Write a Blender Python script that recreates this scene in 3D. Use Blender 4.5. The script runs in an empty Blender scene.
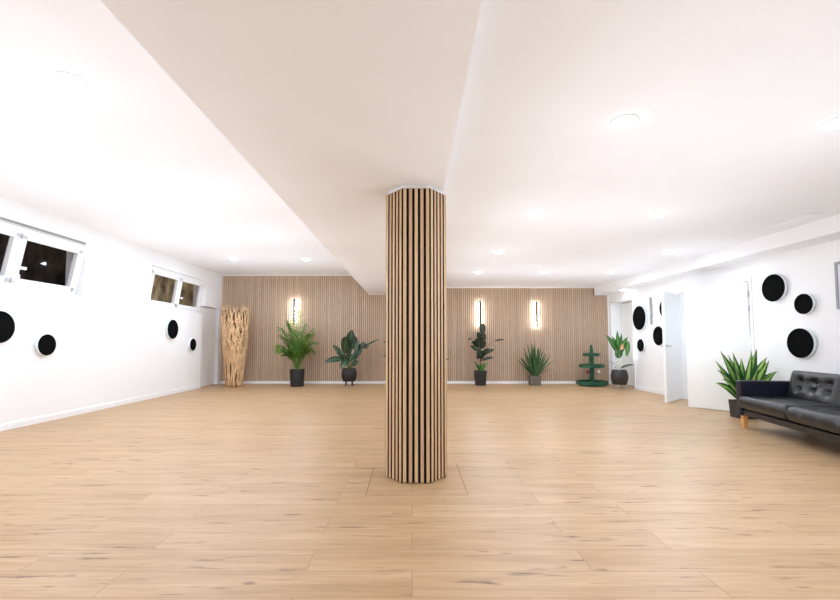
import bpy, bmesh, math, random
from mathutils import Vector, Matrix
random.seed(7)
PI = math.pi
S = bpy.context.scene
COL = S.collection
R = random.uniform

# ---------------------------------------------------------------- materials
def new_mat(name):
    m = bpy.data.materials.new(name); m.use_nodes = True
    nt = m.node_tree; return m, nt, nt.nodes, nt.links, nt.nodes['Principled BSDF']

def srgb(r, g, b):
    f = lambda c: (c/255/12.92) if c/255 <= .04045 else ((c/255+.055)/1.055)**2.4
    return (f(r), f(g), f(b), 1)

def mat(name, c, rough=.5, metal=0, vary=.12, scale=6, stretch=(1, 1, 1), bump=0, spec=.5, bscale=None):
    m, nt, N, L, P = new_mat(name)
    tc = N.new('ShaderNodeTexCoord'); mp = N.new('ShaderNodeMapping'); mp.inputs['Scale'].default_value = stretch
    L.new(tc.outputs['Object'], mp.inputs['Vector'])
    nz = N.new('ShaderNodeTexNoise'); nz.inputs['Scale'].default_value = scale; nz.inputs['Detail'].default_value = 4
    L.new(mp.outputs[0], nz.inputs['Vector'])
    cr = N.new('ShaderNodeValToRGB')
    cr.color_ramp.elements[0].position = .3; cr.color_ramp.elements[1].position = .7
    cr.color_ramp.elements[0].color = tuple(x*(1-vary) for x in c[:3])+(1,)
    cr.color_ramp.elements[1].color = tuple(min(1, x*(1+vary)) for x in c[:3])+(1,)
    L.new(nz.outputs['Fac'], cr.inputs[0]); L.new(cr.outputs[0], P.inputs['Base Color'])
    P.inputs['Roughness'].default_value = rough; P.inputs['Metallic'].default_value = metal
    P.inputs['Specular IOR Level'].default_value = spec
    if bump:
        bp = N.new('ShaderNodeBump'); bp.inputs['Strength'].default_value = bump; bp.inputs['Distance'].default_value = .01
        n2 = N.new('ShaderNodeTexNoise'); n2.inputs['Scale'].default_value = bscale or scale*6; n2.inputs['Detail'].default_value = 6
        L.new(mp.outputs[0], n2.inputs['Vector']); L.new(n2.outputs['Fac'], bp.inputs['Height']); L.new(bp.outputs[0], P.inputs['Normal'])
    return m

def emit(name, c, s):
    m, nt, N, L, P = new_mat(name)
    P.inputs['Base Color'].default_value = (.9, .9, .9, 1)
    P.inputs['Emission Color'].default_value = c; P.inputs['Emission Strength'].default_value = s
    return m

def floor_mat():
    m, nt, N, L, P = new_mat('oak_laminate')
    tc = N.new('ShaderNodeTexCoord')
    br = N.new('ShaderNodeTexBrick')
    br.offset = .37; br.offset_frequency = 2; br.squash = 1
    br.inputs['Scale'].default_value = 1
    br.inputs['Brick Width'].default_value = 1.38; br.inputs['Row Height'].default_value = .213
    br.inputs['Mortar Size'].default_value = .0022; br.inputs['Mortar Smooth'].default_value = .3; br.inputs['Bias'].default_value = 0
    br.inputs['Color1'].default_value = (0, 0, 0, 1); br.inputs['Color2'].default_value = (1, 1, 1, 1); br.inputs['Mortar'].default_value = (.5, .5, .5, 1)
    L.new(tc.outputs['Object'], br.inputs['Vector'])
    # plank tone shifts the grain lookup so every plank has its own figure
    sep = N.new('ShaderNodeVectorMath'); sep.operation = 'MULTIPLY'; sep.inputs[1].default_value = (3.1, 17.3, 9.7)
    L.new(br.outputs['Color'], sep.inputs[0])
    add = N.new('ShaderNodeVectorMath'); add.operation = 'ADD'
    L.new(tc.outputs['Object'], add.inputs[0]); L.new(sep.outputs[0], add.inputs[1])
    def noise(scale, sx, sy, det, rough=.55, dist=0):
        mp = N.new('ShaderNodeMapping'); mp.inputs['Scale'].default_value = (sx, sy, 1); L.new(add.outputs[0], mp.inputs['Vector'])
        n = N.new('ShaderNodeTexNoise'); n.inputs['Scale'].default_value = scale; n.inputs['Detail'].default_value = det
        n.inputs['Roughness'].default_value = rough; n.inputs['Distortion'].default_value = dist
        L.new(mp.outputs[0], n.inputs['Vector']); return n
    def ramp(src, stops):
        cr = N.new('ShaderNodeValToRGB'); e = cr.color_ramp.elements
        while len(e) < len(stops): e.new(.5)
        for k, (p_, c_) in enumerate(stops): e[k].position = p_; e[k].color = c_
        L.new(src, cr.inputs[0]); return cr
    def mix(a, b, fac, mode='MIX'):
        mx = N.new('ShaderNodeMix'); mx.data_type = 'RGBA'; mx.blend_type = mode
        if isinstance(fac, float): mx.inputs[0].default_value = fac
        else: L.new(fac, mx.inputs[0])
        L.new(a, mx.inputs[6]); 
        if isinstance(b, tuple): mx.inputs[7].default_value = b
        else: L.new(b, mx.inputs[7])
        return mx.outputs[2]
    grain = ramp(noise(1, .9, 11, 6, .6, .6).outputs['Fac'], [(.25, srgb(171, 139, 102)), (.5, srgb(190, 158, 120)), (.78, srgb(201, 171, 136))])
    fine = ramp(noise(1, 4, 90, 3).outputs['Fac'], [(.3, (.86, .84, .82, 1)), (.7, (1.04, 1.03, 1.02, 1))])
    tone = ramp(br.outputs['Color'], [(0, (.95, .93, .90, 1)), (1, (1.03, 1.03, 1.03, 1))])
    knots = ramp(noise(1, 3.0, 26, 3, .55, .4).outputs['Fac'], [(.0, (0, 0, 0, 1)), (.625, (0, 0, 0, 1)), (.72, (1, 1, 1, 1))])
    c = mix(grain.outputs[0], fine.outputs[0], 1.0, 'MULTIPLY')
    c = mix(c, tone.outputs[0], 1.0, 'MULTIPLY')
    c = mix(c, srgb(118, 88, 66), knots.outputs[0])
    seam = N.new('ShaderNodeMath'); seam.operation = 'MULTIPLY'; seam.inputs[1].default_value = .55
    L.new(br.outputs['Fac'], seam.inputs[0])
    c = mix(c, srgb(120, 86, 58), seam.outputs[0])
    L.new(c, P.inputs['Base Color'])
    P.inputs['Roughness'].default_value = .42; P.inputs['Specular IOR Level'].default_value = .4
    bp = N.new('ShaderNodeBump'); bp.inputs['Strength'].default_value = .12; bp.inputs['Distance'].default_value = .002; bp.invert = True
    L.new(br.outputs['Fac'], bp.inputs['Height']); L.new(bp.outputs[0], P.inputs['Normal'])
    return m

def slat_mat(name, cols, rough=.5):
    m, nt, N, L, P = new_mat(name)
    g = N.new('ShaderNodeNewGeometry'); cr = N.new('ShaderNodeValToRGB'); e = cr.color_ramp.elements
    while len(e) < len(cols): e.new(.5)
    for k, c in enumerate(cols): e[k].position = k/(len(cols)-1); e[k].color = srgb(*c)
    L.new(g.outputs['Random Per Island'], cr.inputs[0])
    tc = N.new('ShaderNodeTexCoord'); mp = N.new('ShaderNodeMapping'); mp.inputs['Scale'].default_value = (30, 30, 1.6)
    L.new(tc.outputs['Object'], mp.inputs['Vector'])
    nz = N.new('ShaderNodeTexNoise'); nz.inputs['Scale'].default_value = 3; nz.inputs['Detail'].default_value = 4; L.new(mp.outputs[0], nz.inputs['Vector'])
    c2 = N.new('ShaderNodeValToRGB'); c2.color_ramp.elements[0].color = (.82, .8, .78, 1); c2.color_ramp.elements[1].color = (1.08, 1.08, 1.08, 1)
    c2.color_ramp.elements[0].position = .3; c2.color_ramp.elements[1].position = .7
    L.new(nz.outputs['Fac'], c2.inputs[0])
    mx = N.new('ShaderNodeMix'); mx.data_type = 'RGBA'; mx.blend_type = 'MULTIPLY'; mx.inputs[0].default_value = 1
    L.new(cr.outputs[0], mx.inputs[6]); L.new(c2.outputs[0], mx.inputs[7]); L.new(mx.outputs[2], P.inputs['Base Color'])
    P.inputs['Roughness'].default_value = rough
    return m

def leaf_mat(name, edge, mid, rough=.42, vein=None):
    """colour runs across the blade by UV.x (0 and 1 are the margins)"""
    m, nt, N, L, P = new_mat(name)
    uv = N.new('ShaderNodeUVMap'); sx = N.new('ShaderNodeSeparateXYZ'); L.new(uv.outputs[0], sx.inputs[0])
    cr = N.new('ShaderNodeValToRGB'); e = cr.color_ramp.elements
    stops = [(0, edge), (.24, edge), (.36, mid), (.64, mid), (.76, edge), (1, edge)] if vein is None else [(0, edge), (.4, mid), (.5, vein), (.6, mid), (1, edge)]
    while len(e) < len(stops): e.new(.5)
    for k, (p_, c_) in enumerate(stops): e[k].position = p_; e[k].color = srgb(*c_)
    L.new(sx.outputs[0], cr.inputs[0])
    g = N.new('ShaderNodeNewGeometry'); c2 = N.new('ShaderNodeValToRGB')
    c2.color_ramp.elements[0].color = (.65, .68, .6, 1); c2.color_ramp.elements[1].color = (1.25, 1.2, 1.1, 1)
    L.new(g.outputs['Random Per Island'], c2.inputs[0])
    mx = N.new('ShaderNodeMix'); mx.data_type = 'RGBA'; mx.blend_type = 'MULTIPLY'; mx.inputs[0].default_value = 1
    L.new(cr.outputs[0], mx.inputs[6]); L.new(c2.outputs[0], mx.inputs[7]); L.new(mx.outputs[2], P.inputs['Base Color'])
    P.inputs['Roughness'].default_value = rough
    return m

def glass_mat():
    m, nt, N, L, P = new_mat('window_glass')
    N.remove(P); out = N['Material Output']
    tr = N.new('ShaderNodeBsdfTransparent'); gl = N.new('ShaderNodeBsdfGlossy'); gl.inputs['Roughness'].default_value = .03
    lw = N.new('ShaderNodeLayerWeight'); lw.inputs['Blend'].default_value = .5
    pw = N.new('ShaderNodeMath'); pw.operation = 'POWER'; pw.inputs[1].default_value = 4; L.new(lw.outputs['Facing'], pw.inputs[0])
    fr = N.new('ShaderNodeMath'); fr.operation = 'MULTIPLY_ADD'; fr.inputs[1].default_value = .25; fr.inputs[2].default_value = .015; L.new(pw.outputs[0], fr.inputs[0])
    mx = N.new('ShaderNodeMixShader'); L.new(fr.outputs[0], mx.inputs[0]); L.new(tr.outputs[0], mx.inputs[1]); L.new(gl.outputs[0], mx.inputs[2])
    L.new(mx.outputs[0], out.inputs['Surface']); return m

M = dict(
    wall=mat('white_wall_paint', (.87, .87, .87, 1), .8, vary=.01, scale=2, bump=.03, bscale=60),
    ceil=mat('white_ceiling_paint', (.86, .86, .87, 1), .85, vary=.01, scale=2),
    trim=mat('white_trim', (.88, .88, .88, 1), .45, vary=.01),
    door=mat('white_door_lacquer', (.84, .845, .83, 1), .4, vary=.012),
    pvc=mat('white_window_plastic', (.88, .88, .88, 1), .35, vary=.01),
    floor=floor_mat(),
    seam=mat('floor_seam', srgb(116, 84, 58), .7, vary=.2),
    slatw=slat_mat('oak_slats_wall', [(203, 176, 150), (212, 186, 160), (199, 172, 146), (217, 192, 166)]),
    slatc=slat_mat('oak_slats_column', [(206, 168, 138), (215, 186, 142), (212, 175, 150), (220, 191, 150), (210, 178, 138)], .45),
    felt=mat('black_felt', (.012, .009, .007, 1), .95, vary=.3, spec=.1),
    feltw=mat('brown_felt', srgb(128, 108, 91), .95, vary=.1, spec=.1),
    ring=mat('downlight_ring', (.9, .9, .9, 1), .4, vary=.01),
    lamp=emit('downlight_diffuser', (1, .99, .98, 1), 9),
    led=emit('led_strip', (.93, .97, 1.0, 1), 26),
    bronze=mat('dark_bronze', srgb(72, 62, 54), .4, .4),
    greymetal=mat('grey_metal', srgb(170, 170, 168), .4, .3),
    disc=mat('matte_black_face', (.004, .004, .004, 1), .9, vary=.2, spec=.05),
    discrim=mat('pale_disc_rim', (.78, .86, .87, 1), .5, vary=.02),
    leather=mat('black_leather', (.008, .008, .009, 1), .32, vary=.25, scale=9, bump=.25, bscale=70),
    leathernavy=mat('navy_black_leather', (.005, .006, .018, 1), .45, vary=.2, scale=9, bump=.2, bscale=70),
    woodleg=mat('light_wood_leg', srgb(216, 158, 96), .5, vary=.12, scale=5, stretch=(6, 6, 1)),
    drift=mat('driftwood_roots', srgb(216, 180, 136), .8, vary=.25, scale=7, bump=.5, bscale=50),
    driftin=mat('driftwood_core', srgb(104, 70, 42), .9, vary=.35, scale=12, bump=.6, bscale=40),
    potblack=mat('black_pot', srgb(28, 26, 26), .5, vary=.2),
    potbrown=mat('brown_black_pot', srgb(46, 41, 39), .42, vary=.25, scale=10),
    potgrey=mat('grey_concrete_pot', srgb(104, 93, 85), .75, vary=.16, scale=14, bump=.3),
    soil=mat('dark_soil', srgb(50, 38, 28), .95, vary=.4, scale=40, bump=.8),
    palm=leaf_mat('palm_green', (78, 122, 44), (116, 154, 60), .45),
    stemgreen=mat('green_stalk', srgb(120, 132, 66), .5),
    stembrown=mat('brown_stem', srgb(88, 66, 46), .7),
    stempale=mat('pale_green_stalk', srgb(206, 212, 192), .5),
    darkleaf=leaf_mat('dark_broad_leaf', (22, 44, 28), (34, 62, 38), .36, (70, 104, 60)),
    rubber=leaf_mat('rubber_leaf', (20, 32, 25), (28, 48, 32), .33, (66, 88, 50)),
    strap=leaf_mat('strap_leaf', (34, 72, 40), (84, 122, 74), .4),
    agave=leaf_mat('variegated_leaf', (38, 92, 48), (172, 214, 116), .38),
    bird=leaf_mat('bright_broad_leaf', (30, 84, 36), (56, 122, 50), .36, (130, 170, 80)),
    orange=mat('orange_petal', srgb(244, 186, 140), .5),
    stand=mat('green_painted_wood', srgb(18, 80, 54), .5, vary=.25, scale=8, stretch=(1, 1, 1)),
    red=mat('dark_red_gloss', srgb(130, 18, 30), .25),
    white=mat('white_gloss', srgb(225, 225, 222), .3),
    glass=glass_mat(),
    shadowgrey=mat('grey_shadow_line', srgb(150, 148, 146), .8, vary=.05),
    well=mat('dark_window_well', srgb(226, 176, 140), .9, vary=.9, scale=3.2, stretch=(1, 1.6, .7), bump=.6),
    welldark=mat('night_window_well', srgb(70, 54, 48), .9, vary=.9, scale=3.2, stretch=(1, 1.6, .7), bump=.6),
    panel=mat('pale_grey_panel', srgb(214, 216, 226), .35, vary=.03),
    panelframe=mat('grey_aluminium', srgb(150, 152, 158), .4, .5),
    steel=mat('brushed_steel', srgb(190, 188, 184), .3, .9, vary=.05),
)

# ---------------------------------------------------------------- mesh helpers
def B(): return bmesh.new()

def box(bm, x0, x1, y0, y1, z0, z1, mt=None):
    vs = [bm.verts.new(p) for p in ((x0,y0,z0),(x1,y0,z0),(x1,y1,z0),(x0,y1,z0),(x0,y0,z1),(x1,y0,z1),(x1,y1,z1),(x0,y1,z1))]
    for f in ((0,3,2,1),(4,5,6,7),(0,1,5,4),(1,2,6,5),(2,3,7,6),(3,0,4,7)): bm.faces.new([vs[i] for i in f])
    if mt is not None: bmesh.ops.transform(bm, matrix=mt, verts=vs)
    return vs

def bbox(bm, x0, x1, y0, y1, z0, z1, r=.01, seg=2):
    t = B(); box(t, x0, x1, y0, y1, z0, z1)
    bmesh.ops.bevel(t, geom=t.edges[:], offset=r, segments=seg, affect='EDGES', profile=.5)
    merge(bm, t)

def merge(bm, t, mt=None):
    if mt is not None: bmesh.ops.transform(t, matrix=mt, verts=t.verts[:])
    me = bpy.data.meshes.new('tmp'); t.to_mesh(me); t.free(); bm.from_mesh(me); bpy.data.meshes.remove(me)

def lathe(bm, prof, n=32, cap=True, mt=None):
    """prof: (r,z) from bottom to top"""
    rings = []
    for r, z in prof:
        rings.append([bm.verts.new((r*math.cos(2*PI*k/n), r*math.sin(2*PI*k/n), z)) for k in range(n)])
    for a, b in zip(rings, rings[1:]):
        for k in range(n): bm.faces.new((a[k], a[(k+1) % n], b[(k+1) % n], b[k]))
    if cap:
        bm.faces.new(rings[0][::-1]); bm.faces.new(rings[-1])
    vs = [v for r in rings for v in r]
    if mt is not None: bmesh.ops.transform(bm, matrix=mt, verts=vs)
    return vs

def prism(bm, pts, z0, z1, top_scale=1):
    n = len(pts)
    a = [bm.verts.new((x, y, z0)) for x, y in pts]; b = [bm.verts.new((x*top_scale, y*top_scale, z1)) for x, y in pts]
    for k in range(n): bm.faces.new((a[k], a[(k+1) % n], b[(k+1) % n], b[k]))
    bm.faces.new(a[::-1]); bm.faces.new(b)

def tube(bm, pts, rad, n=7):
    pts = [Vector(p) for p in pts]
    if not hasattr(rad, '__len__'): rad = [rad]*len(pts)
    rings = []; ref = None
    for i, p in enumerate(pts):
        t = (pts[min(i+1, len(pts)-1)] - pts[max(i-1, 0)]).normalized()
        if ref is None: ref = t.orthogonal().normalized()
        ref = (ref - t*ref.dot(t)).normalized(); w = t.cross(ref)
        rings.append([bm.verts.new(p + (ref*math.cos(2*PI*k/n) + w*math.sin(2*PI*k/n))*rad[i]) for k in range(n)])
    for a, b in zip(rings, rings[1:]):
        for k in range(n): bm.faces.new((a[k], a[(k+1) % n], b[(k+1) % n], b[k]))
    bm.faces.new(rings[0][::-1]); bm.faces.new(rings[-1])

def bez(p0, pc, p1, t): return p0*(1-t)**2 + pc*2*t*(1-t) + p1*t*t

PROF = dict(lance=lambda t: max(.03, math.sin(PI*min(1, t*.97+.03)**.75)),
            oval=lambda t: max(.03, math.sin(PI*(t*.95+.03))**.7),
            strap=lambda t: (.55+.45*min(1, t*3))*max(.03, (1-t**2.6)),
            spear=lambda t: max(.03, math.sin(PI*min(1, t*.9+.1)**.62)))

def leaf(bm, p0, p1, W, sag=0., hint=(0, -1, .5), prof='lance', seg=8, fold=.18):
    """a blade from p0 to p1; sag lifts the middle; W full width; the face looks roughly along hint"""
    uvl = bm.loops.layers.uv.verify()
    p0 = Vector(p0); p1 = Vector(p1); pc = (p0+p1)/2 + Vector((0, 0, sag))
    hint = Vector(hint).normalized(); rows = []
    for i in range(seg+1):
        t = i/seg; p = bez(p0, pc, p1, t)
        d = (bez(p0, pc, p1, min(1, t+.02)) - bez(p0, pc, p1, max(0, t-.02))).normalized()
        s = d.cross(hint)
        if s.length < .05: s = d.orthogonal()
        s.normalize(); nrm = s.cross(d).normalized()
        w = W/2*PROF[prof](t)
        rows.append((bm.verts.new(p - s*w + nrm*fold*w), bm.verts.new(p), bm.verts.new(p + s*w + nrm*fold*w)))
    for i in range(seg):
        a, b = rows[i], rows[i+1]
        for k, (u0, u1) in enumerate(((0, .5), (.5, 1))):
            f = bm.faces.new((a[k], a[k+1], b[k+1], b[k])); f.smooth = True
            for lp, u in zip(f.loops, ((u0, i/seg), (u1, i/seg), (u1, (i+1)/seg), (u0, (i+1)/seg))): lp[uvl].uv = u

def frond(bm, p0, p1, sag, n=22, ll=.22, lw=.016, rad=.006, droop=.08):
    p0 = Vector(p0); p1 = Vector(p1); pc = (p0+p1)/2 + Vector((0, 0, sag))
    tube(bm, [bez(p0, pc, p1, i/9) for i in range(10)], [rad*(1-.07*i) for i in range(10)], 5)
    for i in range(n):
        t = .28 + .72*i/(n-1); p = bez(p0, pc, p1, t)
        d = (bez(p0, pc, p1, min(1, t+.02)) - bez(p0, pc, p1, t-.02)).normalized()
        s = d.cross(Vector((0, 0, 1))); 
        if s.length < .1: s = Vector((1, 0, 0))
        s.normalize()
        L_ = ll*(.45+.55*math.sin(PI*min(1, .15+.85*(t-.28)/.72)))*R(.85, 1.1)
        for q in (-1, 1):
            e = p + (d*.72 + s*q*.62 + Vector((0, 0, R(-.1, .15)))).normalized()*L_ - Vector((0, 0, droop*R(.3, 1)))
            leaf(bm, p, e, lw*R(.8, 1.25), .02, (R(-.4, .4), -.6, .8), 'lance', 3, .1)

def obj(name, bm, m, parent=None, smooth=False, autosmooth=None):
    bmesh.ops.recalc_face_normals(bm, faces=bm.faces[:]) if not bm.loops.layers.uv else None
    me = bpy.data.meshes.new(name); bm.to_mesh(me); bm.free(); me.materials.append(m if not isinstance(m, str) else M[m])
    o = bpy.data.objects.new(name, me); COL.objects.link(o)
    if parent: o.parent = parent
    if smooth:
        for p_ in me.polygons: p_.use_smooth = True
    if autosmooth:
        for p_ in me.polygons: p_.use_smooth = True
        me.set_sharp_from_angle(angle=math.radians(autosmooth))
    return o

def struct(name, bm, m, parent=None, **k):
    o = obj(name, bm, m, parent, **k)
    if parent is None: o['kind'] = 'structure'
    return o

def empty(name, loc=(0, 0, 0), rz=0, parent=None):
    o = bpy.data.objects.new(name, None); o.empty_display_size = .1; COL.objects.link(o)
    o.location = loc; o.rotation_euler = (0, 0, rz)
    if parent: o.parent = parent
    return o

def tag(o, label, cat, group=None):
    o['label'] = label; o['category'] = cat; o['kind'] = 'thing'
    if group: o['group'] = group
    return o

def copy_tree(o, parent=None):
    c = o.copy(); COL.objects.link(c)
    if parent: c.parent = parent
    for ch in list(o.children): copy_tree(ch, c)
    return c

# ---------------------------------------------------------------- the room
XL, XR, YB, YF = -5.08, 5.25, 11.47, -2.6
ZL, ZB, ZR, ZS = 2.89, 2.375, 2.56, 2.36          # left ceiling, beam, right ceiling, soffit
BX0, BX1, SX = -1.165, .262, 4.88
T = .3

b = B(); box(b, XL-T, 7.2, YF-.2, YB+.3, -.1, 0); struct('floor', b, 'floor')

b = B()   # ceiling: one stepped profile run along the room
prof = [(XL-T, ZL), (BX0, ZL), (BX0, ZB), (BX1, ZB), (BX1, ZR), (SX, ZR), (SX, ZS), (7.2, ZS), (7.2, 3.1), (XL-T, 3.1)]
fa = [b.verts.new((x, YF-.2, z)) for x, z in prof]; fb = [b.verts.new((x, YB+.3, z)) for x, z in prof]
for k in range(len(prof)):
    j = (k+1) % len(prof); b.faces.new((fa[k], fa[j], fb[j], fb[k]))
b.faces.new(fa[::-1]); b.faces.new(fb)
struct('ceiling', b, 'ceil')

def wall_x(name, xa, xb, y0, y1, z0, z1, holes, m='wall'):
    """wall slab between x=xa and x=xb with rectangular holes (y0,y1,z0,z1)"""
    ys = sorted({y0, y1, *[h[0] for h in holes], *[h[1] for h in holes]})
    zs = sorted({z0, z1, *[h[2] for h in holes], *[h[3] for h in holes]})
    b = B()
    for ya, yb in zip(ys, ys[1:]):
        for za, zb in zip(zs, zs[1:]):
            cy, cz = (ya+yb)/2, (za+zb)/2
            if any(h[0] < cy < h[1] and h[2] < cz < h[3] for h in holes): continue
            box(b, xa, xb, ya, yb, za, zb)
    bmesh.ops.remove_doubles(b, verts=b.verts[:], dist=1e-5)
    seen = {}
    for f in b.faces: seen.setdefault(tuple(sorted(v.index for v in f.verts)), []).append(f)
    b.verts.index_update(); seen = {}
    for f in b.faces: seen.setdefault(tuple(sorted(v.index for v in f.verts)), []).append(f)
    bmesh.ops.delete(b, geom=[f for fs in seen.values() if len(fs) > 1 for f in fs], context='FACES')
    return struct(name, b, m)

WIN = [(4.42, 6.63), (8.33, 10.52)]
WZ0, WZ1 = 1.80, 2.60
wall_x('wall_left', XL-T, XL, YF, YB, 0, ZL, [(a, c, WZ0, WZ1) for a, c in WIN] + [(10.38, 11.3, 0, 1.98)])
DO = (6.66, 8.40)                                   # double door opening
wall_x('wall_right', XR, XR+T, YF, YB, 0, ZS, [(DO[0], DO[1], 0, 2.06), (10.2, 11.3, 0, 2.12)])
b = B(); box(b, XL-T, XR+T, YB, YB+.25, 0, 3.0); struct('wall_back', b, 'feltw')
b = B(); box(b, XL-T, XR+T, YF-.2, YF, 0, 3.0); struct('wall_front', b, 'wall')

# oak slats on the back wall (surface pattern: one mesh)
b = B(); pitch = .0525; x = XL+.012
while x + .034 < XR-.035:
    top = ZL-.018 if x+.034 < BX0 else (ZB-.012 if x < BX1 else (ZR-.02 if x+.034 < SX else ZS-.012))
    box(b, x, x+.036, YB-.022, YB+.002, .075, top); x += pitch
struct('trim_1', b, 'slatw')

# baseboards
b = B(); box(b, XL, XL+.014, YF, 10.38, 0, .075); struct('baseboard_left', b, 'trim')
b = B(); box(b, XL+.014, XR-.03, YB-.03, YB, 0, .07); struct('baseboard_back', b, 'trim')
b = B()
for ya, yb in ((YF, DO[0]-.07), (DO[1]+.07, 10.13)): box(b, XR-.014, XR, ya, yb, 0, .075)
struct('baseboard_right', b, 'trim')
# white end strip between slats and the right wall
b = B(); box(b, XR-.03, XR, YB-.03, YB, 0, ZS); struct('trim_2', b, 'trim')
# white cover strip along the top of the slats
b = B()
box(b, XL, BX0, YB-.03, YB, ZL-.018, ZL); box(b, BX1, SX, YB-.03, YB, ZR-.02, ZR); box(b, BX0, BX1, YB-.03, YB, ZB-.012, ZB); box(b, SX, XR, YB-.03, YB, ZS-.012, ZS)
struct('trim_3', b, 'trim')
# seams of the square floor patch round the column
b = B(); w = .004
box(b, -.335, -.335+w, 3.16, 3.86, 0, .0008); box(b, .40, .40+w, 3.16, 3.95, 0, .0008); box(b, -.335, .40, 3.16, 3.16+w, 0, .0008)
struct('trim_4', b, 'seam')
# casings
def casing(name, y0, y1, z1, xf, sgn, wdt=.06, th=.014):
    b = B(); xa, xb = sorted((xf, xf - sgn*th))
    box(b, xa, xb, y0-wdt, y0, 0, z1+wdt); box(b, xa, xb, y1, y1+wdt, 0, z1+wdt); box(b, xa, xb, y0, y1, z1, z1+wdt)
    struct(name, b, 'trim')
casing('trim_5', DO[0], DO[1], 2.06, XR, 1)
casing('trim_6', 10.2, 11.3, 2.12, XR, 1, .05)

# hallway beyond the double door
b = B()
box(b, 7.0, 7.15, 5.0, 10.0, 0, ZS); box(b, XR+T, 7.0, 4.85, 5.0, 0, ZS); box(b, XR+T, 7.0, 10.0, 10.15, 0, ZS)
struct('wall_hallway', b, 'wall')

def add_light(kind, loc, energy, size=.1, color=(1, 1, 1), rot=(0, 0, 0), spread=PI, sizey=None):
    ld = bpy.data.lights.new('lamp', kind); ld.energy = energy; ld.color = color
    if kind == 'POINT': ld.shadow_soft_size = size/2
    if kind == 'AREA':
        ld.shape = 'RECTANGLE' if sizey else 'DISK'; ld.size = size; ld.spread = spread
        if sizey: ld.size_y = sizey
    o = bpy.data.objects.new('lamp', ld); COL.objects.link(o); o.location = loc; o.rotation_euler = rot
    return o

# windows: leaning inwards at the top inside their recess
def window(idx, y0, y1, wellm, lean):
    W = (y1-y0)-.04; H = .755
    root = empty('window_%d' % idx, (XL-.15, (y0+y1)/2-.03, WZ0+.012)); root['kind'] = 'structure'
    root.rotation_euler = (0, math.radians(lean), 0)        # top leans into the room (+x)
    # local: x depth, y along wall, z up
    f = B(); t = .055
    box(f, -.035, .035, -W/2, W/2, 0, t); box(f, -.035, .035, -W/2, W/2, H-t, H); box(f, -.035, .030, -W/2-.02, W/2+.02, H, H+.036)
    box(f, -.035, .035, -W/2, -W/2+t, t, H-t); box(f, -.035, .035, W/2-t, W/2, t, H-t); box(f, -.03, .028, -.022, .022, t, H-t)
    box(f, -.035, -.012, -W/2-.06, W/2+.06, -.06, 0); box(f, -.035, -.012, -W/2-.06, -W/2, 0, H); box(f, -.035, -.012, W/2, W/2+.06, 0, H)
    obj('window_frame', f, 'pvc', root)
    f = B(); box(f, -.035, -.012, -W/2-.04, W/2+.04, H+.036, H+.09); obj('shadow_strip', f, 'shadowgrey', root)  # grey strip paints the shadow line along the recess top
    for s in (-1, 1):
        ya, yb = (-W/2+.045, -.006) if s < 0 else (.006, W/2-.045)
        q = B(); t2 = .085; z0, z1 = .045, H-.035
        bbox(q, -.02, .05, ya, yb, z0, z0+t2, .006); bbox(q, -.02, .05, ya, yb, z1-t2+.01, z1, .006)
        bbox(q, -.02, .05, ya, ya+t2, z0+.01, z1-.01, .006); bbox(q, -.02, .05, yb-t2, yb, z0+.01, z1-.01, .006)
        sash = obj('sash', q, 'pvc', root)
        g = B(); box(g, .004, .010, ya+t2-.006, yb-t2+.006, z0+t2-.006, z1-t2+.016); obj('pane', g, 'glass', sash)
        h = B()
        if s > 0:
            yy = ya+t2-.04
            bbox(h, .05, .058, yy-.015, yy+.015, .22, .34, .003); bbox(h, .058, .09, yy-.008, yy+.012, .27, .29, .003)
            bbox(h, .076, .096, yy-.01, yy+.085, .255, .295, .006)
            obj('handle', h, 'pvc', sash)
    # the earth well outside
    wl = B()
    box(wl, -6.1, -6.0, y0-.3, y1+.3, 1.5, 2.9); box(wl, -6.0, XL-T, y0-.4, y0-.3, 1.5, 2.9); box(wl, -6.0, XL-T, y1+.3, y1+.4, 1.5, 2.9)
    box(wl, -6.0, XL-T, y0-.3, y1+.3, 1.5, 1.6); box(wl, -6.0, XL-T, y0-.3, y1+.3, 2.85, 2.9)
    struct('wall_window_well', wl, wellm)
    add_light('POINT', (-5.62, (y0+y1)/2+.3, 2.7), .1 if idx == 1 else .27, .1, (1, .84, .76))  # dim unseen light added to brighten the well, no fixture there
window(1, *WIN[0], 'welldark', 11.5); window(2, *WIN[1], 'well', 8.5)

# doors
def door_leaf(idx, hinge, tip, width, handle_side, grip=True):
    dx, dy = tip[0]-hinge[0], tip[1]-hinge[1]; a = math.atan2(dy, dx)
    r = empty('door_%d' % idx, (hinge[0], hinge[1], 0), a); r['kind'] = 'structure'
    b = B(); bbox(b, .004, width, -.02, .02, .012, 2.035, .003); obj('door_leaf', b, 'door', r)
    h = B()
    for s in (-1, 1) if grip else ():
        t = B(); lathe(t, [(.024, 0), (.024, .008), (.009, .008), (.009, .05)], 16); merge(h, t, Matrix.Translation((width-.06, s*.02, 1.03)) @ Matrix.Rotation(-s*PI/2, 4, 'X'))
        bbox(h, width-.19, width-.05, s*.066-.008, s*.066+.008, 1.02, 1.04, .004)
    if grip: obj('handle', h, 'steel', r)
    for z in (.25, 1.62, 1.85):
        g = B(); lathe(g, [(.009, -.045), (.009, .045)], 12, mt=Matrix.Translation((.0, handle_side*.022, z))); obj('hinge', g, 'steel', r)
door_leaf(1, (5.232, 6.66), (4.665, 7.32), .87, 1, False)
door_leaf(2, (5.232, 8.40), (4.556, 7.79), .91, -1)
b = B(); box(b, XR+.24, XR+.29, 10.22, 11.28, .008, 2.10)
d = struct('door_3', b, 'door')
b = B(); box(b, XL-.2, XL-.08, 10.40, 11.28, .008, 1.965)
d = struct('door_4', b, 'door')

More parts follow.
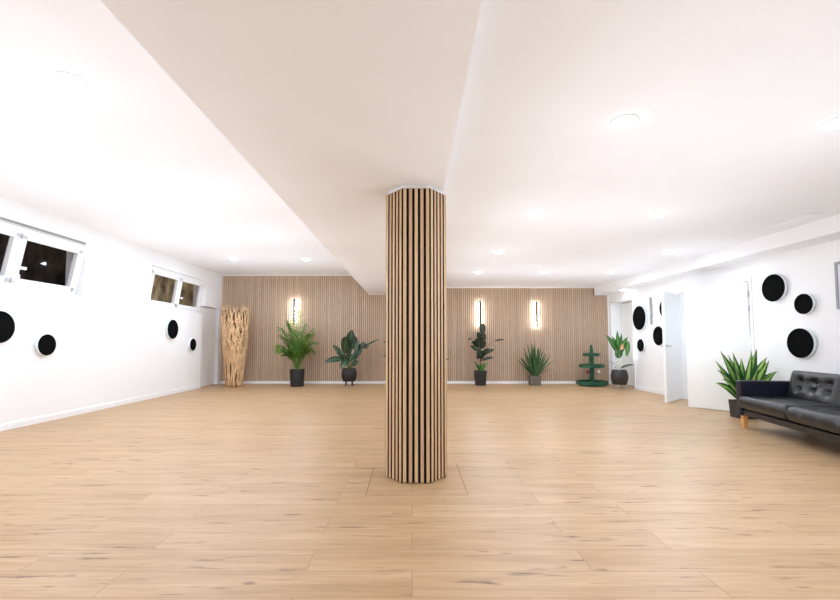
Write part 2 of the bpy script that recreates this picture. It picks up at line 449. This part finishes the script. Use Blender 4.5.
# ---------------------------------------------------------------- slatted column
A = .238; NF = 7
col = empty('column', (.034, 3.648, 0))
tag(col, 'round slatted oak column with black gaps standing in the middle of the floor', 'column')
hs = A*math.tan(PI/NF)
def ngon(a): return [(a/math.cos(PI/NF)*math.cos(-PI/2+PI/NF+2*PI*k/NF), a/math.cos(PI/NF)*math.sin(-PI/2+PI/NF+2*PI*k/NF)) for k in range(NF)]
b = B(); prism(b, ngon(A-.0045), .006, ZB-.034); obj('core', b, 'felt', col)
b = B(); prism(b, ngon(A-.02), ZB-.034, ZB+.002); obj('collar', b, 'ceil', col)
b = B(); prism(b, ngon(A-.05), 0, .007); obj('plinth', b, 'felt', col)
for k in range(NF):
    b = B(); n = 5; p_ = 2*hs/n
    for i in range(n):
        c_ = -hs + p_*(i+.5); bbox(b, c_-.0126, c_+.0126, -A, -A+.0085, .007, ZB-.032, .0015, 1)
    bmesh.ops.transform(b, matrix=Matrix.Rotation(2*PI*k/NF, 4, 'Z'), verts=b.verts[:])
    obj('slat_panel', b, 'slatc', col)

# ---------------------------------------------------------------- lamps
PW = dict(left=20.5, right=17.6); CW = (.85, .985, 1.165)
def lamp_with_fill(x, y, z, e):
    add_light('AREA', (x, y, z-.037), e*.40, .12, CW)            # straight down
    add_light('AREA', (x, y, z-(1.8 if z > 2.7 else 1.7)), e*(.20 if z > 2.7 else .22), .3, CW, (PI, 0, 0))      # unseen upward fill added mid-room to brighten the ceiling
    add_light('POINT', (x, y, z-1.25), e*.38, .05, CW)            # unseen fill added mid-room to brighten the walls
def make_downlight():
    r = empty('ceiling_downlight')
    b = B(); lathe(b, [(.076, 0), (.086, -.002), (.087, -.005), (.083, -.007), (.077, -.005), (.076, 0)], 36, cap=False); obj('ring', b, 'ring', r, smooth=True)
    b = B(); lathe(b, [(.0765, -.001), (.0765, -.008), (.062, -.022), (.036, -.030), (.004, -.033)], 36); obj('diffuser', b, 'lamp', r, smooth=True)
    return r
proto = make_downlight()
LIGHTS = [
    (-2.33, 2.84, ZL, 'left', 'glowing round downlight in the left ceiling, largest and nearest of that ceiling'),
    (-3.88, 4.95, ZL, 'left', 'glowing downlight in the left ceiling above the near window'),
    (-2.31, 4.98, ZL, 'left', 'glowing downlight in the left ceiling, second away along the beam'),
    (-3.86, 7.08, ZL, 'left', 'glowing downlight in the left ceiling between the two windows, outer row'),
    (-2.31, 7.1, ZL, 'left', 'glowing downlight in the left ceiling, third away along the beam'),
    (-3.84, 9.15, ZL, 'left', 'glowing downlight in the left ceiling near the driftwood sculpture'),
    (-2.30, 9.25, ZL, 'left', 'glowing downlight in the left ceiling, farthest along the beam'),
    (1.37, 2.70, ZR, 'right', 'glowing round downlight in the right ceiling, large and nearest beside the beam'),
    (2.76, 2.71, ZR, 'right', 'large glowing downlight at the right edge of the photo'),
    (1.37, 4.72, ZR, 'right', 'glowing downlight in the right ceiling, second in the row beside the beam'),
    (2.74, 4.72, ZR, 'right', 'glowing downlight in the right ceiling, middle row, second from the camera'),
    (1.36, 6.71, ZR, 'right', 'glowing downlight in the right ceiling, third in the row beside the beam'),
    (4.07, 6.71, ZR, 'right', 'glowing downlight in the right ceiling beside the air slot near the open doors'),
    (1.33, 8.68, ZR, 'right', 'small far downlight in the right ceiling close beside the column top'),
    (2.70, 8.68, ZR, 'right', 'small far downlight in the right ceiling, middle of the last row'),
    (4.05, 8.68, ZR, 'right', 'small far downlight in the right ceiling, nearest the soffit corner'),
    (5.08, 10.3, ZS, 'soffit', 'small downlight in the soffit above the far recessed door'),
]
for i, (x, y, z, side, lab) in enumerate(LIGHTS):
    if side == 'right': x, y = x*1.026, y*1.026
    o = proto if i == 0 else copy_tree(proto)
    o.location = (x, y, z); tag(o, lab, 'ceiling light', 'round recessed downlights')
    lamp_with_fill(x, y, z, PW.get(side, 5))
for x, y, z, side in ((-2.33, .8, ZL, 'left'), (-3.88, .8, ZL, 'left'), (-3.9, 2.84, ZL, 'left'), (1.37, .7, ZR, 'right'), (2.76, .7, ZR, 'right'),
                      (-2.33, -1.2, ZL, 'left'), (1.37, -1.3, ZR, 'right')):
    lamp_with_fill(x, y, z, PW[side]*.8)
lamp_with_fill(6.3, 7.3, ZS, 20)

# wall lamps on the slats
def make_sconce():
    r = empty('wall_lamp')
    b = B(); bbox(b, -.028, .028, -.105, -.085, -.34, .34, .004); obj('bar', b, 'bronze', r)
    b = B(); box(b, -.012, .012, -.086, 0, -.16, .16); obj('bracket', b, 'bronze', r)
    for s in (-1, 1):
        b = B(); box(b, s*.022-.004, s*.022+.004, -.0845, -.05, -.325, .325); obj('light_strip', b, 'led', r)
    return r
sc = make_sconce()
for i, (x, z, lab) in enumerate(((-3.115, 1.905, 'lit bronze bar lamp on the slatted wall behind the tall palm'),
                                 (1.800, 1.845, 'lit bronze bar lamp on the slatted wall above the slim rubber plant'),
                                 (3.296, 1.825, 'lit bronze bar lamp on the slatted wall above the strap-leaved plant'))):
    o = sc if i == 0 else copy_tree(sc)
    o.location = (x, YB-.022, z); tag(o, lab, 'wall lamp', 'lit bar lamps on the slatted wall')
r = empty('wall_lamp', (XR, 9.37, 1.78), -PI/2)
tag(r, 'unlit slim grey bar lamp on the white right wall among black discs', 'wall lamp')
b = B(); bbox(b, -.018, .018, -.05, -.02, -.30, .30, .004); obj('bar', b, 'greymetal', r)
b = B(); box(b, -.012, .012, -.022, 0, -.14, .14); obj('bracket', b, 'greymetal', r)

# ceiling vents
def slot_vent(x, y, z, lx, ly, lab):
    r = empty('ceiling_vent', (x, y, z)); tag(r, lab, 'vent')
    b = B(); w = .012
    box(b, -lx/2, lx/2, -ly/2, -ly/2+w, -.006, 0); box(b, -lx/2, lx/2, ly/2-w, ly/2, -.006, 0); box(b, -lx/2, -lx/2+w, -ly/2, ly/2, -.006, 0); box(b, lx/2-w, lx/2, -ly/2, ly/2, -.006, 0)
    obj('frame', b, 'ring', r)
    b = B(); n = 4
    for k in range(n):
        xx = -lx/2+w+(lx-2*w)*(k+.5)/n; box(b, xx-.01, xx+.01, -ly/2+w, ly/2-w, -.005, -.002)
    obj('louvre', b, 'ring', r)
slot_vent(4.62, 7.24, ZR, .10, .5, 'narrow air slot in the ceiling beside the soffit near the open doors')
slot_vent(4.60, 5.10, ZR, .12, .6, 'pale air slot in the ceiling beside the soffit, nearer the sofa')
r = empty('smoke_detector', (2.68, 6.71, ZR)); tag(r, 'small flat round white fitting on the right ceiling between downlights', 'ceiling fitting')
b = B(); lathe(b, [(.02, -.018), (.06, -.016), (.085, -.006), (.09, 0)], 28); obj('cover', b, 'ring', r, autosmooth=40)

# ---------------------------------------------------------------- round discs on the walls
def disc(loc, rad, side, lab, grp):
    k = (abs(loc[0])-.055)/abs(loc[0]); loc = (loc[0], loc[1]*k, 1.1+(loc[2]-1.1)*k)
    r = empty('mounted_disc', loc, PI/2 if side < 0 else -PI/2); tag(r, lab, 'wall decoration', grp)
    mt = Matrix.Rotation(PI/2, 4, 'X')          # axis to local -y (into the room)
    b = B(); lathe(b, [(rad*.86, 0), (rad*.86, .018), (rad*.985, .018), (rad, .022), (rad, .050), (rad*.985, .053)], 56, mt=mt); obj('rim', b, 'discrim', r, autosmooth=40)
    b = B(); lathe(b, [(rad*.985, .0525), (rad*.98, .058), (rad*.955, .058), (rad*.945, .055), (.01, .055)], 56, mt=mt); obj('face', b, 'disc', r, autosmooth=40)
GL, GR = 'black discs on the left wall', 'black discs on the right wall'
disc((XL, 5.30, 1.285), .200, -1, 'large black disc cut by the left photo edge under the near window', GL)
disc((XL, 6.00, 1.06), .148, -1, 'small black disc beside the larger one cut by the photo edge', GL)
disc((XL, 9.14, 1.37), .205, -1, 'large black disc on left wall under the far window', GL)
disc((XL, 10.00, 1.04), .140, -1, 'small black disc on left wall nearest the driftwood sculpture', GL)
disc((XR, 9.93, 1.655), .280, 1, 'largest black disc on right wall, beside the slim grey bar lamp', GR)
disc((XR, 9.90, 1.025), .145, 1, 'small black disc low on right wall near the flowering plant', GR)
disc((XR, 9.17, 1.23), .205, 1, 'black disc on right wall partly behind the open door edge, lower one', GR)
disc((XR, 8.90, 1.80), .20, 1, 'black disc on right wall mostly hidden by the open door, upper one', GR)
disc((XR, 6.22, 1.885), .200, 1, 'black disc on right wall, highest above the sofa next to the door', GR)
disc((XR, 5.75, 1.61), .138, 1, 'smallest black disc above the sofa, right of two larger ones', GR)
disc((XR, 5.83, 1.085), .202, 1, 'black disc just above the black sofa, lowest of three', GR)

# grey framed panel at the right photo edge
r = empty('wall_picture', (XR, 4.95, 1.79), -PI/2); tag(r, 'pale grey framed picture on right wall cut by the photo edge', 'picture')
b = B(); w = .03
bbox(b, -.31, .31, -.045, 0, .26, .29, .003); bbox(b, -.31, .31, -.045, 0, -.29, -.26, .003); bbox(b, -.31, -.28, -.045, 0, -.27, .27, .003); bbox(b, .28, .31, -.045, 0, -.27, .27, .003)
obj('frame', b, 'panelframe', r)
b = B(); box(b, -.285, .285, -.035, -.01, -.265, .265); obj('sheet', b, 'panel', r)

# ---------------------------------------------------------------- sofa
sofa = empty('sofa', (4.236, 5.665, 0), math.atan2(-.9825, -.186))
tag(sofa, 'black leather two-seat sofa with tufted back and wooden legs against right wall', 'sofa')
L_, D_ = 2.03, .86
b = B(); bbox(b, .02, L_-.02, .02, D_-.03, .165, .238, .012, 3); obj('base', b, 'leather', sofa)
for x0 in (0, L_-.095):
    b = B(); bbox(b, x0, x0+.095, -.005, D_-.01, .16, .605, .018, 3); obj('armrest', b, 'leathernavy', sofa)
b = B(); bbox(b, .095, L_-.095, .69, D_, .20, .64, .03, 3); obj('backrest', b, 'leather', sofa)

def cushion(W, H, T_, buttons, p=7, q=2.4, nu=44, nv=30, depth=.035, back=.75):
    """pillow in local x (W), z (H), thickness along y; front is -y"""
    bm = B(); F, K = [], []
    for sgn, grid in ((-1, F), (1, K)):
        for j in range(nv+1):
            row = []
            for i in range(nu+1):
                u = -1+2*i/nu; v = -1+2*j/nv
                uu = math.copysign(abs(u)**.75, u); vv = math.copysign(abs(v)**.75, v)
                h = max(0, (1-abs(uu)**p)*(1-abs(vv)**p))**(1/q)
                th = T_/2*h*(1 if sgn < 0 else back)
                x, z = uu*W/2, vv*H/2
                if sgn < 0:
                    for bx, bz in buttons:
                        r2 = (x-bx)**2+(z-bz)**2; th -= depth*math.exp(-r2/.0009) + depth*.5*math.exp(-r2/.005)
                    for bx, bz in buttons:                 # soft creases between buttons
                        for cx, cz in buttons:
                            if (cx, cz) <= (bx, bz) or (bx-cx)**2+(bz-cz)**2 > .075: continue
                            dx, dz = cx-bx, cz-bz; l2 = dx*dx+dz*dz
                            t = max(0, min(1, ((x-bx)*dx+(z-bz)*dz)/l2)); d2 = (x-bx-t*dx)**2+(z-bz-t*dz)**2
                            th -= depth*.28*math.exp(-d2/.0005)*h
                row.append(bm.verts.new((x, sgn*max(th, -T_*.2), z)))
            grid.append(row)
    for j in range(nv):
        for i in range(nu):
            bm.faces.new((F[j][i], F[j][i+1], F[j+1][i+1], F[j+1][i])); bm.faces.new((K[j][i], K[j+1][i], K[j+1][i+1], K[j][i+1]))
    bmesh.ops.remove_doubles(bm, verts=bm.verts[:], dist=1e-4)
    return bm

for k, xc in enumerate((.555, 1.475)):
    bt = [(x, z) for z in (.068, -.034) for x in (-.24, 0, .24)]
    sb = cushion(.915, .68, .19, [(x, z) for x in (-.25, 0, .25) for z in (-.2, 0, .2)] if k else [], p=16, q=4, depth=.012)
    mt = Matrix.Translation((xc, .305, .325)) @ Matrix.Rotation(-PI/2, 4, 'X')     # front (-y) turns up (+z)
    bmesh.ops.transform(sb, matrix=mt, verts=sb.verts[:]); obj('seat_cushion', sb, 'leather', sofa, smooth=True)
    cb = cushion(.895, .40, .19, bt, p=10, q=3, depth=.026)
    mt = Matrix.Translation((xc, .60, .548)) @ Matrix.Rotation(math.radians(-14), 4, 'X')
    bmesh.ops.transform(cb, matrix=mt, verts=cb.verts[:]); bc = obj('back_cushion', cb, 'leather', sofa, smooth=True)
    for bx, bz in bt:
        t = B(); lathe(t, [(.013, -.004), (.013, .002), (.008, .007), (.002, .008)], 14)
        bmesh.ops.transform(t, matrix=mt @ Matrix.Translation((bx, -.052, bz)) @ Matrix.Rotation(PI/2, 4, 'X'), verts=t.verts[:])
        obj('button', t, 'leather', bc, smooth=True)
for x, y in ((.05, .06), (L_-.05, .06), (.05, D_-.08), (L_-.05, D_-.08)):
    t = B(); prism(t, [(-.024, -.024), (.024, -.024), (.024, .024), (-.024, .024)], 0, .166, 1.25)
    bmesh.ops.transform(t, matrix=Matrix.Translation((x, y, 0)), verts=t.verts[:])
    obj('leg', t, 'woodleg', sofa)

# ---------------------------------------------------------------- driftwood sculpture
dr = empty('driftwood_sculpture', (-4.40, 10.70, 0))
tag(dr, 'tall flared sculpture of woven driftwood roots in the back left corner', 'sculpture')
def rad(z): return .195 + .075*min(1, z/.95) + .060*max(0, (z-.55)/1.45)
b = B(); lathe(b, [(rad(z)-.035, z) for z in (0, .2, .4, .6, .8, 1.0, 1.3, 1.6, 1.88)], 36); obj('core', b, 'driftin', dr, smooth=True)
b = B()
def root_tube(z0, z1, a, r0, amp, fr, ph, off=0):
    n = max(5, int((z1-z0)/.07)); pts = []; rr = []
    for i in range(n+1):
        t = i/n; z = z0+(z1-z0)*t
        aa = a + amp*math.sin(fr*z+ph) + .35*amp*math.sin(2.7*fr*z+ph*1.7)
        q = rad(z)-.018+off+.010*math.sin(5*z+ph)
        pts.append((q*math.cos(aa), q*math.sin(aa), z)); rr.append(r0*(1-.45*abs(2*t-1)**2)*(1+.2*math.sin(9*z+ph)))
    tube(b, pts, rr, 6)
for k in range(64): root_tube(R(.8, 1.1), R(1.9, 2.03), 2*PI*k/64+R(-.05, .05), R(.008, .014), R(.08, .24), R(4, 8), R(0, 6.3), R(-.01, .016))
for k in range(46): root_tube(.0, R(.85, 1.25), 2*PI*k/46+R(-.05, .05), R(.011, .019), R(.06, .16), R(3, 6), R(0, 6.3), R(-.01, .008))
for k in range(60): root_tube(R(.2, 1.2), R(1.3, 2.0), R(0, 2*PI), R(.006, .011), R(.15, .35), R(3, 6), R(0, 6.3), R(.0, .02))
for k in range(70):
    z = R(.2, 1.7); root_tube(z, z+R(.15, .3), R(0, 2*PI), R(.006, .011), R(.5, .9), R(2, 4), R(0, 6.3), R(0, .015))
o = obj('woven_roots', b, 'drift', dr, smooth=True); o['kind'] = 'stuff'

# ---------------------------------------------------------------- plants
def pot(root, prof, m, soil_r, soil_z, n=32, smooth=40):
    b = B(); lathe(b, prof, n); p_ = obj('pot', b, m, root, autosmooth=smooth)
    b = B(); lathe(b, [(soil_r, soil_z-.03), (soil_r, soil_z), (soil_r*.5, soil_z+.012), (.005, soil_z+.015)], 24); obj('soil', b, 'soil', root, smooth=True)
    return p_
def potprof(r0, r1, z0, z1, bulge=0, w=.014, inner=.06):
    n = 8; pr = []
    for i in range(n+1):
        t = i/n; pr.append((r0+(r1-r0)*t+bulge*math.sin(PI*t), z0+(z1-z0)*t))
    pr += [(r1-w, z1), (r1-w-.004, z1-inner)]
    return pr
def pot_legs(root, r, z, m='potblack', tilt=.02):
    for k in range(4):
        a = PI/4+k*PI/2; b = B()
        tube(b, [((r+tilt)*math.cos(a), (r+tilt)*math.sin(a), 0), (r*math.cos(a), r*math.sin(a), z)], [.009, .013], 10); obj('leg', b, m, root)

# tall areca palm
p = empty('potted_palm', (-2.86, 10.78, 0)); tag(p, 'tall feathery palm in black pot in front of a lit wall lamp', 'potted plant')
pot(p, potprof(.165, .178, 0, .42), 'potblack', .16, .385)
b = B(); st = B()
FR = [(-.50, 1.50, .2), (.36, 1.46, .2), (-.30, 1.72, .12), (.16, 1.60, .1), (-.02, 1.95, .02), (-.46, 1.02, .25), (.42, 1.12, .25), (-.30, 1.20, .2), (.28, 1.28, .2), (.1, 1.36, .15),
      (-.14, 1.42, .1), (-.38, .92, .2), (.34, .92, .2), (.0, 1.15, .1), (-.2, .95, .12), (.2, .98, .12), (-.42, 1.28, .2), (.40, 1.35, .15), (-.1, 1.68, .05), (.05, 1.05, .1), (-.06, .9, .1), (.12, .86, .1), (-.28, .82, .1)]
for x, z, sag in FR:
    y = R(-.35, .22); frond(b, (R(-.05, .05), R(-.05, .05), .40), (x*.92, y, z*.97), sag+.1, n=19, ll=.33, lw=.025, droop=.13)
obj('fronds', b, 'palm', p)
for k in range(7):
    a = R(0, 6.28); tube(st, [(.05*math.cos(a), .05*math.sin(a), .38), (.08*math.cos(a), .06*math.sin(a), .62), (.12*math.cos(a), .09*math.sin(a), .9)], [.013, .010, .006], 6)
obj('stalks', st, 'stemgreen', p)

def petiole_leaves(root, leaves, m, stem_m, base_z, prof='lance', prad=.007):
    lb, sb_ = B(), B()
    for (x0, z0, x1, z1, W, sag, y0, y1) in leaves:
        s0 = Vector((x0*.2, y0*.15, base_z)); s1 = Vector((x0, y0, z0))
        tube(sb_, [s0, bez(s0, Vector((x0*.5, y0*.4, base_z+(z0-base_z)*.7)), s1, .5), s1], [prad*1.3, prad, prad*.7], 6)
        leaf(lb, s1, (x1, y1, z1), W, sag, (0, -1, .45), prof, 10, .2)
    obj('leaves', lb, m, root); obj('stalks', sb_, stem_m, root)

# broad-leaved plant left of the column (px offsets / 40 = metres)
p = empty('potted_plant', (-1.575, 10.85, 0)); tag(p, 'dark broad-leaved plant in rounded black pot on thin legs left of column', 'potted plant')
pot(p, potprof(.155, .165, .12, .44, .028), 'potblack', .155, .41); pot_legs(p, .10, .135)
petiole_leaves(p, [
    (-.03, .74, .08, 1.40, .25, .10, -.02, -.1), (-.12, .80, -.04, 1.22, .22, .15, -.05, -.2), (.06, 1.24, .20, .86, .20, .12, .0, -.1),
    (-.16, .78, -.40, 1.02, .11, .02, -.05, -.1), (-.10, .66, -.30, .84, .10, .04, -.05, -.2), (-.12, .66, -.56, .60, .16, .08, -.1, -.25),
    (.10, .74, .40, 1.10, .15, .03, .0, .05), (.14, .70, .34, .92, .12, .03, -.05, -.1), (.20, .86, .74, 1.17, .05, .06, .05, .1),
    (.46, 1.06, .40, .92, .10, .02, .05, .0), (-.02, .62, -.16, .44, .18, .10, -.12, -.25), (.08, .52, .26, .60, .16, .04, -.12, -.22),
    (.0, .60, .12, .80, .14, .02, -.1, -.15), (-.06, .58, -.12, .80, .15, .02, -.1, -.16), (.10, .60, .16, .84, .12, .05, .1, .18)], 'darkleaf', 'stemgreen', .40, 'oval')

# plant hidden behind the column
p = empty('potted_plant', (.12, 10.85, 0)); tag(p, 'dark plant almost wholly hidden behind the slatted column, leaf tips showing', 'potted plant')
pot(p, potprof(.15, .18, 0, .38), 'potblack', .16, .35)
petiole_leaves(p, [(-.25, .8, -.83, 1.10, .13, .12, 0, 0), (-.3, .62, -.82, .76, .13, .1, -.05, -.1), (.25, .5, .82, .66, .07, .1, 0, 0), (.0, .8, .05, 1.4, .2, .0, 0, -.05), (-.1, .8, -.3, 1.3, .2, .05, 0, .1), (.1, .8, .35, 1.2, .2, .05, 0, .1), (.1, .6, .4, .8, .18, .05, -.1, -.2)], 'darkleaf', 'stemgreen', .35, 'oval')

# slim rubber plant right of the column
p = empty('potted_plant', (1.745, 11.05, 0)); tag(p, 'slim dark rubber plant on one stem in square black pot right of column', 'potted plant')
def square_pot(root, h0, h1, H, m, w=.014, soilz=None):
    b = B(); t = B(); prism(t, [(-h0, -h0), (h0, -h0), (h0, h0), (-h0, h0)], 0, H, h1/h0)
    top = [f for f in t.faces if f.normal.z > .9 or all(abs(v.co.z-H) < 1e-6 for v in f.verts)]
    r_ = bmesh.ops.inset_region(t, faces=top, thickness=w, depth=0)
    bmesh.ops.translate(t, verts=list({v for f in top for v in f.verts}), vec=(0, 0, -.04))
    merge(b, t); obj('pot', b, m, root)
    s = h1-w-.002; b = B(); box(b, -s, s, -s, s, H-.06, H-.032); obj('soil', b, 'soil', root)
square_pot(p, .118, .145, .37, 'potblack')
b = B(); tube(b, [(0, 0, .33), (.01, 0, .7), (-.01, 0, 1.1), (.05, 0, 1.38)], [.014, .012, .010, .006], 8)
tube(b, [(-.01, 0, .95), (-.12, 0, 1.08), (-.24, 0, 1.17)], [.006, .004, .003], 6)
tube(b, [(0, 0, .8), (.25, 0, 1.05), (.42, 0, 1.15)], [.004, .003, .002], 5); obj('stem', b, 'stembrown', p)
b = B()
for (x0, z0, x1, z1, W, sag, y1) in [(.05, 1.30, .075, 1.58, .16, 0, -.04), (.06, 1.34, .12, 1.14, .11, .05, -.1), (.0, 1.12, -.07, 1.36, .13, .02, -.1), (-.01, 1.0, -.15, 1.16, .15, .04, -.12),
        (.02, 1.06, .16, 1.28, .10, .02, .05), (-.02, .98, -.22, 1.10, .13, .03, -.05), (.0, .95, -.06, 1.2, .14, .02, -.15), (.01, .92, .13, 1.12, .14, .03, -.12), (.0, .86, -.20, .98, .12, .03, -.1),
        (.0, .84, -.24, 1.0, .11, .03, .05), (.02, .76, .36, .90, .11, .05, -.05), (.02, .70, .20, .94, .12, .03, -.12), (.02, .62, .33, .70, .08, .05, -.06), (.0, .78, -.1, .66, .1, .04, -.15), (.0, .72, -.12, .80, .11, .04, -.12),
        (.01, .66, .05, .82, .12, .02, -.14), (-.01, .90, -.02, .72, .15, .03, -.15), (-.30, 1.16, -.23, 1.19, .05, .01, 0), (.37, 1.13, .63, 1.16, .05, .02, 0)]:
    leaf(b, (x0, 0, z0), (x1, y1, z1), W, sag, (0, -1, .4), 'oval', 8, .2)
obj('leaves', b, 'rubber', p)
b = B()
for x1, z1 in ((-.16, .62), (-.1, .56), (.17, .56), (.1, .6), (-.05, .52), (.04, .5), (.13, .48)): leaf(b, (0, -.02, .35), (x1, R(-.12, -.02), z1), .075, .03, (0, -1, .4), 'lance', 6, .2)
obj('ground_leaves', b, 'bird', p)

# strap-leaved plant
p = empty('potted_plant', (3.13, 11.05, 0)); tag(p, 'bushy strap-leaved plant in small grey square pot below right wall lamp', 'potted plant')
square_pot(p, .125, .128, .25, 'potgrey')
b = B()
for k in range(46):
    a = 2*PI*k/46*7.13; tilt = (k/46)**.8*.80; L2 = R(.74, .97)*(1-.22*k/46)
    d = Vector((math.sin(tilt)*math.cos(a), math.sin(tilt)*math.sin(a)*.45-.05, math.cos(tilt)))
    e = Vector((0, 0, .22))+d*L2; e.y = max(-.4, min(.32, e.y)); leaf(b, (.03*math.cos(a), .03*math.sin(a), .21), e - Vector((0, 0, .10*tilt)), R(.035, .055), .07*tilt, (0, -1, .6), 'strap', 8, .25)
leaf(b, (.03, 0, .22), (.50, -.05, .44), .03, .06, (0, -.5, 1), 'strap', 8, .2)
obj('leaves', b, 'strap', p)

# bird-of-paradise by the far door
p = empty('potted_plant', (4.915, 10.25, 0)); tag(p, 'plant with orange flower in round dark pot on legs beside green stand', 'potted plant')
pot(p, potprof(.150, .158, .10, .44, .040), 'potbrown', .16, .42); pot_legs(p, .10, .115, 'greymetal')
b = B(); tube(b, [(.0, 0, .40), (-.01, 0, .62), (-.01, 0, .84)], [.026, .022, .018], 10); tube(b, [(.02, 0, .5), (.03, -.02, .75), (.05, -.05, .95)], .007, 7); obj('stalks', b, 'stempale', p)
b = B()
for (x0, z0, x1, z1, W, sag, y1, pr) in [(-.02, .80, -.34, 1.27, .13, .12, -.05, 'lance'), (-.01, .84, -.02, 1.38, .12, .02, .02, 'lance'), (.02, .84, .10, 1.32, .09, .02, .05, 'lance'), (-.02, .84, -.13, 1.24, .13, .03, .04, 'lance'),
        (.03, .80, .17, 1.22, .12, .10, -.1, 'lance'), (.23, 1.12, .13, .76, .11, .02, -.1, 'oval'), (-.02, .72, -.14, .96, .15, .02, -.12, 'lance'), (.0, .70, -.02, 1.10, .15, .02, -.12, 'lance')]:
    leaf(b, (x0, -.01, z0), (x1, y1, z1), W, sag, (0, -1, .35), pr, 9, .18)
obj('leaves', b, 'bird', p)
b = B(); leaf(b, (.02, -.02, .48), (.30, -.1, .56), .09, .05, (0, -.6, 1), 'oval', 7, .1); leaf(b, (-.02, -.02, .44), (-.16, -.1, .50), .08, .03, (0, -.6, 1), 'oval', 7, .1); leaf(b, (-.02, -.02, .50), (-.40, -.1, .68), .035, .06, (0, -.6, 1), 'lance', 7, .1)
obj('low_leaves', b, 'darkleaf', p)
b = B()
for dx, dz in ((.02, .16), (.05, .13), (-.02, .12), (.06, .06), (0, .08)): leaf(b, (.02, -.07, .92), (.02+dx, -.11, .92+dz), .04, .0, (0, -1, .2), 'spear', 5, .2)
obj('flower', b, 'orange', p)

# variegated plant behind the sofa
p = empty('potted_plant', (4.825, 6.32, 0)); tag(p, 'spiky yellow-green variegated plant in dark pot behind the sofa armrest', 'potted plant')
square_pot(p, .115, .125, .25, 'potbrown')
b = B()
TIPS = [(-.31, .97, 0), (-.17, .95, -.06), (.03, .97, -.16), (.15, .96, -.08), (.27, 1.0, .05), (.34, .88, -.04), (.43, .68, -.1), (-.42, .70, -.08), (-.44, .58, -.2), (-.25, .74, -.22), (.24, .84, -.2), (.12, .86, .16), (-.1, .9, .12),
        (.30, .66, -.22), (-.30, .82, .12), (-.36, .5, .05), (.38, .56, .08), (.0, .74, -.3), (-.14, .62, -.3), (.16, .6, -.22), (-.28, .46, -.26)]
for x, z, y in TIPS:
    leaf(b, (R(-.02, .02), R(-.02, .02), .22), (x, y, z), R(.12, .15), .10 if abs(x) > .3 else .03, (0, -1, .5), 'lance', 10, .25)
obj('leaves', b, 'agave', p)

# ---------------------------------------------------------------- green tiered stand
st = empty('tiered_stand', (4.55, 10.94, 0)); tag(st, 'green painted three-tier wooden plant stand against the slatted wall', 'plant stand')
def hexa(r, ry=None, n=8): 
    ry = ry or r
    return [(r*math.cos(PI/n+2*PI*k/n), ry*math.sin(PI/n+2*PI*k/n)) for k in range(n)]
def tray(r, ry, z, h, name):
    b = B(); prism(b, hexa(r-.01, ry-.01), z, z+.018)
    a, c = hexa(r, ry), hexa(r-.016, ry-.016)
    for k in range(8):
        j = (k+1) % 8; q = [a[k], a[j], c[j], c[k]]
        lo = [b.verts.new((x, y, z-.004)) for x, y in q]; hi = [b.verts.new((x, y, z+h)) for x, y in q]
        for m_ in range(4): b.faces.new((lo[m_], lo[(m_+1) % 4], hi[(m_+1) % 4], hi[m_]))
        b.faces.new(lo[::-1]); b.faces.new(hi)
    obj(name, b, 'stand', st)
tray(.385, .35, .035, .09, 'tray'); tray(.31, .27, .46, .075, 'tray'); tray(.20, .18, .745, .075, 'tray')
b = B(); bbox(b, -.043, .043, -.043, .043, .05, .80, .006); prism(b, [(-.042, -.042), (.042, -.042), (.042, .042), (-.042, .042)], .80, .98, .6)
lathe(b, [(.02, .975), (.036, .99), (.036, 1.01), (.015, 1.03)], 14); obj('post', b, 'stand', st)
for k in range(4):
    a = PI/4+k*PI/2; b = B(); bbox(b, .3*math.cos(a)-.03, .3*math.cos(a)+.03, .25*math.sin(a)-.03, .25*math.sin(a)+.03, 0, .04, .005); obj('foot', b, 'stand', st)
def bauble(x, m, lab):
    r_ = empty('hanging_ball', (x, 10.94-.20, .4545)); tag(r_, lab, 'ornament')
    b = B(); bmesh.ops.create_uvsphere(b, u_segments=20, v_segments=12, radius=.036, matrix=Matrix.Translation((0, 0, -.10))); obj('ball', b, m, r_, smooth=True)
    b = B(); tube(b, [(0, 0, .0), (0, 0, -.068)], .0025, 6); obj('string', b, 'stand', r_)
bauble(4.55-.19, 'red', 'small dark red ball hanging under the middle tier of green stand')
bauble(4.55+.09, 'white', 'small white ball hanging under the middle tier of green stand')

# ---------------------------------------------------------------- world, camera, colour
w = bpy.data.worlds.new('night'); S.world = w; w.use_nodes = True
w.node_tree.nodes['Background'].inputs[0].default_value = (.02, .025, .035, 1); w.node_tree.nodes['Background'].inputs[1].default_value = .3
f = 430.; pitch_ = math.radians(3.2)
cd = bpy.data.cameras.new('camera'); cam = bpy.data.objects.new('camera', cd); COL.objects.link(cam)
cd.sensor_fit = 'HORIZONTAL'; cd.sensor_width = 36; cd.lens = f/840*36; cd.clip_start = .05
cam.location = (0, 0, 1.1); cam.rotation_euler = (PI/2+pitch_, 0, 0)
cd.shift_x = 8/840; cd.shift_y = (42-f*math.tan(pitch_))/840
S.camera = cam
S.view_settings.view_transform = 'Standard'; S.view_settings.look = 'None'; S.view_settings.gamma = 1
S.view_settings.use_curve_mapping = False; S.view_settings.exposure = .42
try:
    S.cycles.use_denoising = True; S.cycles.max_bounces = 12; S.cycles.diffuse_bounces = 8; S.cycles.sample_clamp_indirect = 8
except Exception: pass
